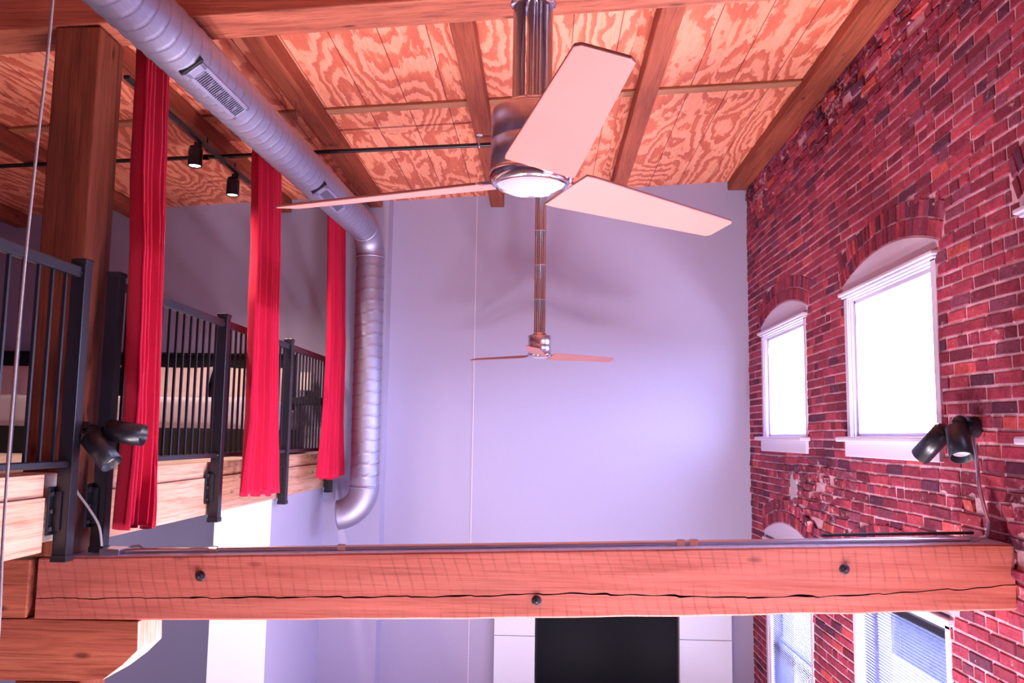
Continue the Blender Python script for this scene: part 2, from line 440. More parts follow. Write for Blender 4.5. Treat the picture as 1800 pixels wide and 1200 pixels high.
# mortar bed behind the bricks, with the openings left out
g = MB(); sy, sz = .06, .05; ny = int((Y1+.02-YR)/sy)+1; nz = int((2.72+3.3)/sz)
idx = {}
for i in range(ny+1):
    for j in range(nz+1):
        y = YR+(Y1-YR)*i/ny; zz = -3.3+j*sz
        r = rough_zone(y, zz)
        dx = noise.noise(Vector((y*9, zz*9, 0)))*.004*(1+3*r)+.006*r
        idx[i, j] = len(bw.v); bw.v.append((WX+dx, y, zz))
def hole(y, z):
    for c in WL:
        if abs(y-c) < .64 and ((c in WU and -.0 < z < 1.0) or -2.68 < z < -.95): return True
        for ap, sp in ((APU, 1.0), (APL, -.93)):
            if abs(y-c) < .68 and sp+.03 < z < arc_z(y-c, ap)-.03: return True
    return False
for i in range(ny):
    for j in range(nz):
        y = YR+(Y1-YR)*(i+.5)/ny; zz = -3.3+(j+.5)*sz
        if hole(y, zz): continue
        bw.f.append([idx[i, j], idx[i+1, j], idx[i+1, j+1], idx[i, j+1]]); bw.mi.append(1); bw.sm.append(True)
me = bpy.data.meshes.new('wall_right'); me.from_pydata(bw.v, [], bw.f)
me.materials.append(M['brick']); me.materials.append(M['mortar'])
at = me.attributes.new('tone', 'FLOAT_COLOR', 'CORNER'); li = 0
for p, mi, sm in zip(me.polygons, bw.mi, bw.sm):
    p.material_index = mi; p.use_smooth = sm
    t = tones[p.index] if p.index < nb else (.5, .3, .3, 0)
    for l in p.loop_indices: at.data[l].color = t
bm = bmesh.new(); bm.from_mesh(me); bmesh.ops.recalc_face_normals(bm, faces=[q for q in bm.faces if q.index < nb]); bm.to_mesh(me); bm.free()
wr = bpy.data.objects.new('wall_right', me); C.objects.link(wr); struct(wr)
# the wall's outer leaf: solid masonry around the openings (keeps daylight to the windows)
b = MB()
ys = [YR]
for c in sorted(WL): ys += [c-.70, c+.70]
ys += [YB+.2]
for i in range(0, len(ys), 2): b.box(WX+.03, WX+.24, ys[i], ys[i+1], -3.3, 2.66)
for c in WL:
    if c not in WU: b.box(WX+.04, WX+.24, c-.70, c+.70, -.02, 1.0)
    b.box(WX+.04, WX+.24, c-.70, c+.70, 1.0, 2.66); b.box(WX+.04, WX+.24, c-.70, c+.70, -.93, -.02); b.box(WX+.04, WX+.24, c-.70, c+.70, -3.3, -2.66)
struct(b.build('wall_right_outer', M['mortar']))
# cement patch on the bricks under the far window
def irregular(cy, cz, ry, rz_, n=22, seed=1):
    r = random.Random(seed)
    return [(cy+ry*math.cos(t)*r.uniform(.8, 1.12), cz+rz_*math.sin(t)*r.uniform(.85, 1.1)) for t in [2*math.pi*i/n for i in range(n)]]
pl = irregular(7.27, -.40, .10, .15)
tag(MB().prism(pl, WX-.018, WX+.0, lambda p, t: (t, p[0], p[1])).build('cement_patch', M['grey_patch'], bevel=.004),
    'grey cement patch on the bricks between the far upper window and the arch below it', 'patch')

# ---------------- windows
win_n = 0
def window(c, upper):
    global win_n
    win_n += 1
    root = bpy.data.objects.new('window_%d' % win_n, None); C.objects.link(root); struct(root)
    root.location = (WX, c, 0 if upper else -2.66)
    oz = root.location.z
    z0, z1, ap = (.0, 1.0, APU) if upper else (-2.66, -.93, APL)
    z0 -= oz; z1 -= oz; ap -= oz; hw = .70
    L = lambda x0, x1, y0, y1, a, b_, m=None: (m or MB()).box(x0, x1, y0, y1, a, b_)
    # casing + jamb liner
    m = MB()
    for s in (-1, 1):
        ya, yb = sorted((s*hw, s*(hw-.06))); L(-.012, .20, ya, yb, z0, z1, m)
        ya, yb = sorted((s*(hw-.06), s*(hw-.07))); L(.012, .20, ya, yb, z0, z1, m)
    L(-.012, .20, -hw, hw, z1-.03, z1, m); L(.012, .20, -hw+.06, hw-.06, z1-.04, z1-.03, m)
    m.build('window_frame', M['white'], root, bevel=.005)
    if upper:
        MB().box(-.045, .02, -hw-.025, hw+.025, z1-.002, z1+.022).box(-.028, .02, -hw-.01, hw+.01, z1-.018, z1-.002).build('crown_moulding', M['white'], root, bevel=.006)
        MB().box(-.085, .20, -.735, .735, -.005, .028).build('window_sill', M['white'], root, bevel=.008)
        MB().box(-.03, .02, -.70, .70, -.105, -.005).build('apron', M['white'], root, bevel=.004)
        zb = z1+.040
    else:
        MB().box(-.03, .20, -hw-.02, hw+.02, z1-.005, z1+.03).build('window_head', M['white'], root, bevel=.005)
        MB().box(-.085, .20, -.735, .735, -.035, .0).build('window_sill', M['white'], root, bevel=.008)
        zb = z1+.045
    # arched infill panel
    n = 20; P = [(-.735, zb), (.735, zb)]+[(.735-1.47*i/n, arc_z(.735-1.47*i/n, ap)-.002) for i in range(n+1)]
    MB().prism(P, -.004, .12, lambda p, t: (t, p[0], p[1])).build('arched_panel', M['white'], root, bevel=.004)
    # sashes
    ih = hw-.07; zt = z1-.04; zm = (z0+zt)/2
    for nm, a, b_, x in ((('sash', z0+.028, zt, .035),) if upper else (('upper_sash', zm-.02, zt, .115), ('lower_sash', z0+.028, zm+.02, .08))):
        m = MB()
        k_ = .024 if upper else .035
        m.box(x, x+.03, -ih, -ih+k_, a, b_).box(x, x+.03, ih-k_, ih, a, b_).box(x, x+.03, -ih, ih, a, a+k_).box(x, x+.03, -ih, ih, b_-k_, b_)
        s = m.build(nm, M['white'], root, bevel=.003)
        MB().box(x+.013, x+.018, -ih+k_-.004, ih-k_+.004, a+k_-.004, b_-k_+.004).build('pane', M['glass'], s)
    if upper:
        MB().box(.020, .034, ih-.075, ih-.06, zt-.17, zt-.10).build('sash_latch', M['steel'], root)
    return root
NAMES = ['farthest', 'second farthest', 'third', 'nearest']
for c in WU: window(c, True)
for c in WL: window(c, False)

# venetian blinds in the lower windows
proto = None
bl_lab = ['white venetian blind in the lower window by the far corner, seen under the timber beam',
          'white venetian blind with dark headrail in the lower window right of the television',
          'white venetian blind in the lower window nearest the camera']
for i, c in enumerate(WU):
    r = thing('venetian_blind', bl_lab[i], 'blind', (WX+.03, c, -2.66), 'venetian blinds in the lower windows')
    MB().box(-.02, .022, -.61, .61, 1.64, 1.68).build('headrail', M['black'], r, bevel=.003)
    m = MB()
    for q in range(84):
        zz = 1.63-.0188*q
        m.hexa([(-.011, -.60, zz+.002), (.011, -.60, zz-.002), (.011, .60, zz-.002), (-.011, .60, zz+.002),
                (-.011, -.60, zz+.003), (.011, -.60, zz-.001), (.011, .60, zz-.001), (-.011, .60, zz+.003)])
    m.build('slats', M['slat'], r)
    MB().box(-.012, .012, -.58, .58, .040, .058).build('bottom_rail', M['white'], r)
    m = MB()
    for y in (-.42, 0, .42): m.cyl((-.0125, y, .05), (-.0125, y, 1.65), .0007, 6)
    m.build('ladder_cord', M['cord'], r)

lamp('under_loft_fill', 'POINT', (-3.4, 5.4, -1.3), (0, 0, 0), 40, (.80, .84, 1.0), shadow_soft_size=.15)  # bare fill light added to brighten the walls under the loft
# ---------------- outdoors, seen through the lower windows
tag(MB().box(9., 13., -14, 40, -5.4, -.25).box(8.9, 9.0, -14, 40, -.6, -.3).build('neighbouring_building', M['facade']), 'dim blue-grey building across the street, seen through the blinds', 'building')
struct(MB().box(5.6, 9., -20, 40, -5.5, -5.4).build('ground', M['pavement']))
struct(MB().box(2.45, 5.6, -20, 40, -5.5, -5.4).build('ground_near', M['ground_shade']))

# ================================================================== TIMBERS
# cross beam in front of the camera, split along its length
def cross_beam():
    r = thing('timber_beam', 'long foreground timber beam with a split along its face, spanning from loft to brick wall', 'beam', (0, 4.075, -.8))
    yn, yf = 3.95-4.075, 4.2-4.075; n = 260; m = MB()
    x0, x1 = -2.325, 2.095
    prof = []
    rr = random.Random(3)
    cr = [(-2.33, -.774), (-1.43, -.751), (-.4, -.724), (.12, -.700), (.9, -.702), (1.4, -.682), (2.1, -.624)]
    def crz(x):
        for (a, za), (b_, zb) in zip(cr, cr[1:]):
            if x <= b_: return za+(zb-za)*(x-a)/(b_-a)
        return cr[-1][1]
    rings = []
    for i in range(n+1):
        x = x0+(x1-x0)*i/n
        top = -.515+.033*x+.0; bot = -.797+.032*x-.012*(1-((x-0)/2.2)**2)*1.2
        top += .003*noise.noise(Vector((x*3, 0, 1))); bot += .004*noise.noise(Vector((x*4, 5, 1)))
        cz = crz(x)+.006*noise.noise(Vector((x*11, 2, 0)))+.005*(((x*3.3) % 1)-.5)
        wdt = .0012+.0042*max(0, noise.noise(Vector((x*9, 9, 0)))+.4)*(1 if x > -2.2 else .3)*(.35 if x > 1.45 or x < -1.6 else 1)
        dep = .03+.02*rr.random()
        yn_ = yn+.003*noise.noise(Vector((x*2.5, 4, 4)))
        lip = .004
        R_ng = [(yn_, bot+.008), (yn_, (bot+cz)/2), (yn_-lip*.4, cz-wdt), (yn_+dep, cz), (yn_+.001, cz+wdt), (yn_, (top+cz)/2), (yn_, top-.008), (yn_+.009, top), (yf-.01, top), (yf, top-.01), (yf, bot+.01), (yf-.01, bot), (yn_+.009, bot)]
        rings.append([(x, y, zz+.8) for y, zz in R_ng])
    k = len(rings[0]); vs = [p for q in rings for p in q]; o = 0
    for i in range(n):
        for j in range(k):
            j2 = (j+1) % k
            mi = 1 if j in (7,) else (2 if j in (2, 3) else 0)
            m.f.append([i*k+j, i*k+j2, (i+1)*k+j2, (i+1)*k+j]); m.mi.append(mi); m.sm.append(False)
    m.v = vs
    m.f.append(list(range(k))[::-1]); m.mi.append(0); m.sm.append(False)
    m.f.append([n*k+j for j in range(k)]); m.mi.append(0); m.sm.append(False)
    m.build('beam_body', [M['beam'], M['dust_sheen'], M['crack']], r)
    for x, z_ in ((-1.564, -.657), (-.023, -.734), (1.349, -.569)):
        z_ += .8
        q = MB(); q.lathe([(0, 0), (.026, 0), (.026, .003), (.020, .007), (0, .007)], 20, (x, yn+.004, z_), (0, -1, 0))
        o = q.build('washer', M['bolt'], r)
        q = MB(); q.lathe([(.0, .004), (.0175, .004), (.0175, .018), (.014, .022), (0, .022)], 6, (x, yn+.002, z_), (0, -1, 0), sm=False)
        q.lathe([(0, .02), (.008, .02), (.008, .030), (.006, .033), (0, .033)], 12, (x, yn+.002, z_), (0, -1, 0))
        q.build('bolt', M['bolt'], r)
    return r
cross_beam()
tag(MB().box(-4.6, -2.365, 3.95, 4.2, -.815, -.552, slope=.02).build('timber_beam', M['pine_x'], bevel=.006, origin=(-3, 4.075, -.8)),
    'short length of timber beam left of the gap, under the loft edge', 'beam')
# bolster carved to a rounded nose under the beam
P = [(-4.4, -.908), (-2.38, -.868), (-1.84, -.866), (-1.835, -.995), (-1.90, -1.06), (-1.985, -1.125), (-2.06, -1.135), (-4.4, -1.165)]
mb = MB(); mb.prism(P, 3.95, 4.2, lambda p, t: (p[0], t, p[1]))
for i, fc in enumerate(mb.f):
    if i in (4, 5, 6): mb.mi[i] = 1
tag(mb.build('timber_corbel', [M['pine_x'], M['pale_end']], bevel=.004, origin=(-2.6, 4.075, -1)),
    'thick timber corbel with cut-away nose carrying the beam ends at lower left', 'corbel')
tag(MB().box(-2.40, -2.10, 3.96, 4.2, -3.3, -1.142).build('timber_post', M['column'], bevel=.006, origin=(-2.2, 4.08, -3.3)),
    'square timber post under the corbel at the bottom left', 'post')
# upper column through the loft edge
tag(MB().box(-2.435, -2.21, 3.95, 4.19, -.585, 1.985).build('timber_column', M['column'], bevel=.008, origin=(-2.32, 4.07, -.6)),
    'square timber column rising from the loft edge beside the red curtain', 'column')
# girder over the column
tag(MB().box(-6.3, 2.09, 3.95, 4.2, 2.155, 2.425, slope=.07).build('timber_girder', M['pine_x'], bevel=.008, origin=(0, 4.07, 2.2)),
    'heavy timber girder crossing under the ceiling at the top of the view', 'beam')
# joists
JL = {.73: 'timber ceiling joist right of the nearer fan, nearest the brick wall but one',
      -.507: 'timber ceiling joist ending above the far wall, directly left of the nearer fan',
      -1.745: 'timber ceiling joist running above the round metal duct',
      -2.69: 'dark timber ceiling joist beside the track lights, left of the duct',
      -4.2: 'dark timber ceiling joist over the loft, left of the track lights',
      -5.45: 'dark timber ceiling joist at the far left over the loft'}
for x, lab in JL.items():
    z1 = CEIL(x)+.0; ye = 8.52 if x < -1.7 else YB-.005
    tag(MB().box(x-.07, x+.07, -7.2, ye, z1-.135, z1-.006).build('ceiling_joist', M['joist'], bevel=.006, origin=(x, 4, z1-.135)), lab, 'joist', 'ceiling joists')
tag(MB().box(1.90, 2.09, -7.2, YB-.005, 2.585, 2.672).build('edge_beam', M['joist'], bevel=.008, origin=(2, 4, 2.6)),
    'timber beam running along the top of the brick wall', 'beam')
# battens across the ceiling at the sheet joints
bounds = [-6.2, -5.52, -5.38, -4.27, -4.13, -2.76, -2.62, -1.815, -1.675, -.577, -.437, .66, .80, 1.90]
blab = ['at the far left over the loft', 'left of the track lights over the loft', 'behind the track lights', 'between the dark loft joist and the duct', 'left of the nearer fan, above the duct side', 'directly behind the nearer fan', 'next to the brick wall']
for i in range(0, 14, 2):
    a, b_ = bounds[i], bounds[i+1]
    tag(MB().box(a, b_, 6.18, 6.28, 2.56-.022, 2.56, slope=.0625).build('ceiling_batten', M['batten'], bevel=.003, origin=((a+b_)/2, 6.23, CEIL((a+b_)/2)-.02)),
        'pale wooden batten across the plywood ceiling ' + blab[i//2], 'batten', 'ceiling battens')

# ================================================================== LOFT
struct(MB().box(-6.3, -2.22, 1.0, 3.945, -.50, -.20).box(-6.3, -2.44, 3.945, 4.195, -.50, -.20).box(-6.3, -2.22, 4.195, 8.53, -.50, -.20).build('floor_loft', M['floor']))
for y0, y1, lab in ((1.0, 3.69, 'pale timber fascia of the loft edge left of the big column'), (4.20, 8.50, 'pale timber fascia of the loft edge running from the big column to the far wall')):
    r = thing('loft_fascia', lab, 'fascia', (-2.19, (y0+y1)/2, -.53)); cy = (y0+y1)/2
    MB().box(-.028, .028, y0-cy, y1-cy, 0, .235).build('lower_board', M['fascia'], r, bevel=.003)
    MB().box(-.028, .018, y0-cy, y1-cy, .237, .335).build('upper_board', M['fascia'], r, bevel=.003)

def railing(name, label, y0, posts, end_open):
    RX = -2.115; r = thing(name, label, 'railing', (RX, posts[0], -.2), None); oy = posts[0]; oz = -.2
    yy = sorted(posts+([y0] if end_open else []))
    for a, b_ in zip(yy, yy[1:]):
        a2 = a-oy+(.03 if a in posts else 0); c2 = b_-oy-.03
        MB().box(-.018, .018, a2, c2, .715-oz-.03, .735-oz).build('top_rail', M['black'], r, bevel=.006)
        MB().box(-.018, .018, a2, c2, -.165-oz, -.135-oz).build('bottom_rail', M['black'], r, bevel=.005)
        n = round((c2-a2)/.0985); 
        for k in range(1, n):
            y = a2+(c2-a2)*k/n
            MB().box(-.0065, .0065, y-.0065, y+.0065, -.137-oz, .70-oz).build('baluster', M['black'], r)
        for y, s in ((a2, 1), (c2, -1)):
            if y == a2 and a not in posts: continue
            for z_ in (.705-oz, -.15-oz):
                MB().cyl((.018, y+s*.012, z_), (.022, y+s*.012, z_), .005, 10).build('rail_screw', M['steel'], r)
    for p in posts:
        y = p-oy
        pb = -.555-oz
        o = MB().box(-.032, .032, y-.032, y+.032, pb, .755-oz).build('post', M['black'], r, bevel=.004)
        MB().box(-.037, .037, y-.037, y+.037, .752-oz, .775-oz).build('post_cap', M['black'], o, bevel=.005)
        MB().box(-.036, .036, y-.036, y+.036, pb-.022, pb+.006).build('foot_cap', M['black'], o, bevel=.004)
        br = MB().box(-.044, -.034, y-.075, y+.055, -.46-oz, -.25-oz).box(-.044, .0, y-.045, y-.033, -.44-oz, -.27-oz).build('bracket', M['black'], o, bevel=.003)
        for z_ in (-.43, -.355, -.28):
            MB().lathe([(0, 0), (.011, 0), (.011, .008), (0, .010)], 6, (-.034, y-.060, z_-oz), (1, 0, 0), sm=False).build('bracket_bolt', M['bolt'], o)
railing('loft_railing', 'black metal loft railing left of the big timber column, with thin balusters', 1.3, [2.30, 3.77], True)
railing('loft_railing', 'black metal loft railing from the big column to the far wall, behind red curtains', 4.08, [4.085, 5.52, 6.97, 8.455], False)

# ---------------- curtains
def curtain(label, rows, folds, seed):
    """rows: (z, x, y0, y1) from top to bottom"""
    rr = random.Random(seed); m = MB(); nu, nv = 170, 60
    zs = [q[0] for q in rows]
    ph = [rr.uniform(-.7, .7) for _ in range(folds*2+2)]
    vs = []
    for j in range(nv+1):
        z_ = zs[0]+(zs[-1]-zs[0])*j/nv
        for q0, q1 in zip(rows, rows[1:]):
            if q1[0] <= z_ <= q0[0]:
                t = (q0[0]-z_)/(q0[0]-q1[0]); break
        x = q0[1]+(q1[1]-q0[1])*t; a = q0[2]+(q1[2]-q0[2])*t; b_ = q0[3]+(q1[3]-q0[3])*t
        tv = j/nv; amp = .044+.010*tv
        for i in range(nu+1):
            s = i/nu
            w_ = s*folds*2*math.pi+ph[min(len(ph)-1, int(s*len(ph)))]*0 + .7*math.sin(s*5+seed+tv*1.2) + .35*math.sin(tv*3+s*9)
            fx = amp*math.sin(w_)*(.75+.25*math.sin(s*11+seed)); fy = .4*amp*math.cos(w_*1.0+.6)
            sag = -.012*math.sin(w_*.5) * (1 if j == nv else 0)
            wr_ = .004*noise.noise(Vector((s*10, tv*14, seed)))
            vs.append((x+fx+wr_, a+(b_-a)*s+fy*.5, z_+sag+(.02*math.sin(s*3+seed) if j == nv else 0)))
    fs = [(j*(nu+1)+i, j*(nu+1)+i+1, (j+1)*(nu+1)+i+1, (j+1)*(nu+1)+i) for j in range(nv) for i in range(nu)]
    m.add(vs, fs, 0, True)
    ox, oy = rows[0][1], (rows[0][2]+rows[0][3])/2
    o = m.build('curtain', M['red'], origin=(ox, oy, rows[0][0]))
    s = o.modifiers.new('thick', 'SOLIDIFY'); s.thickness = .004
    return tag(o, label, 'curtain', 'red curtains along the loft edge')
curtain('red curtain nearest the camera, hanging beside the big timber column', [(2.17, -2.20, 4.34, 4.68), (1.3, -2.08, 4.13, 4.47), (.9, -2.0, 4.02, 4.32), (.1, -1.98, 4.02, 4.33), (-.47, -1.975, 3.97, 4.34)], 6, 1)
curtain('middle one of the three red curtains on the loft edge', [(2.185, -2.15, 6.0, 6.6), (1.25, -2.06, 5.83, 6.42), (.9, -2.0, 5.66, 6.25), (.1, -1.98, 5.64, 6.28), (-.425, -1.975, 5.56, 6.36)], 6, 2)
curtain('farthest red curtain, hanging beside the vertical part of the duct', [(2.185, -2.07, 7.86, 8.44), (.9, -1.985, 7.66, 8.36), (.1, -1.98, 7.62, 8.36), (-.395, -1.975, 7.52, 8.47)], 6, 3)
r = thing('curtain_rod', 'thin dark rod under the ceiling carrying the red curtains', 'curtain rod', (-2.05, 6.3, 2.2))
RXF = lambda y: -.165+.15*(y+2.07)/4.27
MB().cyl((RXF(-2.07), -2.07, 0), (RXF(2.20), 2.20, 0), .011, 12).build('rod', M['black'], r)
for y in (-1.9, 0.75, 2.1):
    MB().cyl((RXF(y), y, 0), (RXF(y), y, CEIL(-2.2)-2.2+.004), .006, 8).build('rod_bracket', M['black'], r)

# ---------------- duct with its spiral seams
def path_duct():
    """centre line with arc length"""
    P = []
    y = -1.6
    A = Vector((-1.775, 4.06, 1.85)); B = Vector((-1.745, 7.95, 1.975))
    dr = (B-A).normalized()
    s = A+dr*(-5.6)
    n = 0
    while True:
        p = s+dr*(n*.0125)
        if p.y >= B.y: break
        P.append(p); n += 1
    # elbow down
    r = .24; c = Vector((B.x, B.y, B.z-r)); k = 30
    for i in range(k+1):
        a = math.pi/2*i/k; P.append(Vector((B.x+.03*i/k, c.y+r*math.sin(a), c.z+r*math.cos(a))))
    e1 = len(P)
    top = P[-1]; bot = Vector((-1.700, top.y, -.50)); L = (bot-top).length; n = int(L/.0125)
    for i in range(1, n+1): P.append(top+(bot-top)*(i/n))
    e2 = len(P)
    r = .27; c = Vector((bot.x-r, bot.y, bot.z))
    for i in range(1, 33):
        a = R_(84)*i/32; P.append(Vector((c.x+r*math.cos(a), c.y-.02*i/32, c.z-r*math.sin(a))))
    return P, e1-31, e1, e2
P, ea, eb, ec = path_duct()
root = thing('spiral_duct', 'round galvanised metal air duct running under the ceiling and turning down the far wall', 'duct', (-1.75, 4.06, 1.85))
org = Vector(root.location)
def ducttube(pts, ridged, rad, n=88, shrink=False):
    m = MB(); vs = []; fs = []; e = None; s = 0.; seams = []
    for i, p in enumerate(pts):
        t = (pts[min(i+1, len(pts)-1)]-pts[max(i-1, 0)]).normalized()
        if e is None: e = t.cross(Vector((1, 0, 0)) if abs(t.x) < .8 else Vector((0, 1, 0))).normalized()
        e = (e-t*e.dot(t)).normalized(); g_ = t.cross(e)
        if i: s += (p-pts[i-1]).length
        for k in range(n):
            a = 2*math.pi*k/n; rr = rad
            if ridged:
                q = (s/.112-k/n) % 1
                if q < .12: rr += .0045
                seams.append(.62*max(0., 1-abs(q-.14)/.09))
                rr += .0012*noise.noise(Vector((s*5, math.cos(a)*2, math.sin(a)*2)))
            vs.append(p+e*rr*math.cos(a)+g_*rr*math.sin(a)-org)
    for i in range(len(pts)-1):
        for k in range(n):
            j = (k+1) % n; fs.append((i*n+k, i*n+j, i*n+n+j, i*n+n+k))
    m.add(vs, fs, 0, True); m.seams = seams; return m
RD = .136
def seam(mb, name):
    o = mb.build(name, M['galv'], root); at = o.data.attributes.new('seam', 'FLOAT_COLOR', 'POINT')
    for i, q in enumerate(mb.seams): at.data[i].color = (q, q, q, 1)
seam(ducttube(P[:ea+1], True, RD), 'horizontal_run')
ducttube(P[ea-2:eb+2], False, RD+.003).build('upper_elbow', M['galv'], root)
seam(ducttube(P[eb-1:ec+1], True, RD), 'vertical_run')
o = ducttube(P[ec-2:], False, RD+.003).build('lower_elbow', M['galv'], root); sm_ = o.modifiers.new('t', 'SOLIDIFY'); sm_.thickness = .004
for i in (ea, eb, ec):
    t = (P[i+1]-P[i-1]).normalized(); q = MB(); q.lathe([(RD+.002, -.008), (RD+.010, -.006), (RD+.010, .006), (RD+.002, .008)], 48, P[i]-org, t)
    q.build('joint_band', M['galv'], root)
dr = (P[10]-P[0]).normalized()
for y0, y1 in ((3.86, 4.50), (6.12, 6.78)):
    A = P[0]+dr*((y0-P[0].y)/dr.y)-org; B = P[0]+dr*((y1-P[0].y)/dr.y)-org
    nrm = Vector((math.cos(R_(-54)), 0, math.sin(R_(-54)))); nrm = (nrm-dr*nrm.dot(dr)).normalized(); tan = dr.cross(nrm)
    def fr(u0, u1, v0, v1, h0, h1, m):
        Ld = (B-A).length
        q = lambda u_, v, h: A+dr*(u_*Ld)+tan*v+nrm*(RD+h)
        m.hexa([q(u0, v0, h0), q(u1, v0, h0), q(u1, v1, h0), q(u0, v1, h0), q(u0, v0, h1), q(u1, v0, h1), q(u1, v1, h1), q(u0, v1, h1)])
    m = MB(); W_ = .052
    fr(0, 1, -W_, -W_+.02, -.02, .010, m); fr(0, 1, W_-.02, W_, -.02, .010, m); fr(0, .10, -W_, W_, -.02, .010, m); fr(.95, 1, -W_, W_, -.02, .010, m)
    v = m.build('vent_frame', M['galv'], root, bevel=.002)
    m = MB(); fr(.09, .96, -W_+.012, W_-.012, -.010, .0015, m); m.build('vent_backing', M['matte_black'], v)
    m = MB()
    for k in range(26): fr(.105+.84*k/26, .105+.84*k/26+.014, -W_+.015, W_-.015, .001, .009, m)
    m.build('grille', M['steel'], v)
    m = MB(); fr(-.045, -.015, -W_-.012, W_+.012, -.03, .012, m); m.build('vent_seal', M['matte_black'], v, bevel=.004)
for y in (3.1, 5.72, 7.5):
    p = P[0]+dr*((y-P[0].y)/dr.y)-org
    MB().cyl((p.x, p.y, p.z+RD-.003), (p.x, p.y, CEIL(-1.75)-.137-org.z if True else 0), .0025, 8).build('hanger_wire', M['steel'], root)

# ---------------- sprinkler pipe and hangers
r = thing('sprinkler_pipe', 'thin dark pipe running crosswise under the ceiling joists', 'pipe', (-2.4, 6.6, 2.33-.045*2.4))
sl = .047
MB().tube([(-3.9, 0, -3.9*sl), (2.12, 0, 2.12*sl)], .017, 14).build('pipe_run', M['black'], r)
for x in (2.08, -.35, -1.6): MB().cyl((x-.02, 0, x*sl), (x+.02, 0, x*sl), .023, 14).build('coupling', M['black'], r)
r2 = thing('pipe_hanger', 'white pipe hanger on the joist just left of the nearer fan motor', 'hanger', (-.535, 6.6, 2.305), 'ceiling hangers')
MB().cyl((0, 0, .025), (0, 0, .088), .005, 8).build('rod', M['steel'], r2)
MB().lathe([(0, .083), (.026, .083), (.026, .088), (.012, .096), (0, .096)], 20).build('cap', M['white'], r2)
MB().lathe([(.020, -.008), (.024, -.008), (.024, .008), (.020, .008), (.020, -.008)], 24, (0, 0, 0), (1, 0, 0)).build('clamp', M['steel'], r2)
r2 = thing('pipe_hanger', 'small white hanger on the plywood ceiling behind the raised fan blade', 'hanger', (.19, 5.85, 2.34), 'ceiling hangers')
MB().cyl((0, 0, .0), (0, 0, .225), .006, 8).build('rod', M['steel'], r2)
MB().lathe([(0, .205), (.026, .205), (.026, .215), (.014, .226), (0, .226)], 20).build('cap', M['white'], r2)

# ================================================================== CEILING FANS
def fan(label, loc, angles, top, rings, R=.765):
    r = thing('ceiling_fan', label, 'ceiling fan', loc, 'ceiling fans')
    # origin: centre of the lens underside
    MB().lathe([(.098, .030), (.106, .036), (.106, .112), (.1045, .115), (.106, .118), (.106, .192), (.102, .198), (.060, .199), (.0, .199)], 56).build('motor_housing', M['nickel'], r)
    MB().lathe([(.086, .004), (.092, -.004), (.102, .004), (.109, .018), (.109, .034), (.100, .040)], 56).build('trim_ring', M['chrome'], r)
    MB().lathe([(0, -.012), (.04, -.011), (.072, -.006), (.088, .004), (.088, .012)], 48).build('light_lens', M['frost'], r)
    MB().lathe([(.068, .199), (.070, .215), (.062, .222), (0, .222)], 40).build('collar', M['chrome'], r)
    m = MB(); H = top-loc[2]
    tubes = [((-.036, .004), .0165), ((.036, .006), .0165), ((0, .034), .0165), ((.0, -.022), .0095), ((.019, -.018), .0055)]
    for (x, y), q in tubes: MB().cyl((x, y, .215), (x, y, H), q, 20).build('downrod', M['nickel'], r)
    for z_ in rings:
        MB().lathe([(0, 0), (.058, 0), (.061, .003), (.058, .006), (0, .006)], 40, (0, 0, z_-loc[2])).build('spacer_disc', M['chrome'], r)
    MB().lathe([(0, H-.055), (.06, H-.055), (.075, H-.045), (.078, H-.0), (0, H)], 40).build('canopy', M['nickel'], r)
    for a in angles:
        a = R_(a); U = Vector((math.cos(a), math.sin(a), 0)); T = Vector((-math.sin(a), math.cos(a), 0)); tilt = R_(13)
        T2 = T*math.cos(tilt)-Vector((0, 0, 1))*math.sin(tilt); Nn = U.cross(T2)
        b0, b1 = .118, R; w0, w1 = .088, .056
        pts = [(b0, -w0), (b0+.03, -w0-.002), (b1-.012, -w1), (b1, -w1+.010), (b1+.006, w1-.012), (b1-.006, w1), (b0+.03, w0+.002), (b0, w0)]
        z0 = Vector((0, 0, .012))
        m = MB(); m.prism(pts, -.004, .004, lambda p, t: z0+U*p[0]+T2*p[1]+Nn*t)
        # give every blade its own frame so that the grain follows it
        o = m.build('blade', M['blade'], r, bevel=.0025)
        Mx = Matrix((U, T2, Nn)).transposed().to_4x4(); Mx.translation = z0
        o.data.transform(Mx.inverted()); o.matrix_local = Mx
        m = MB(); q = lambda x, y, z_: z0+U*x+T2*y+Nn*z_
        m.hexa([q(.085, -.03, -.001), (q(.15, -.03, .004)), q(.15, .03, .004), q(.085, .03, -.001), q(.085, -.03, .010), q(.15, -.03, .009), q(.15, .03, .009), q(.085, .03, .010)])
        m.build('blade_iron', M['nickel'], r)
    return r
fan('large brushed nickel ceiling fan in the foreground with three pale wooden blades', (-.0385, 2.154, .645), (160, 40, -79.5), CEIL(0)-.0, (1.135, 1.45, 1.76, 2.07))
fan('small-looking distant nickel ceiling fan hanging before the lavender far wall', (-.045, 7.80, .722), (146.5, 26, -94), CEIL(0)-.0, (1.25, 1.572, 1.90, 2.22))

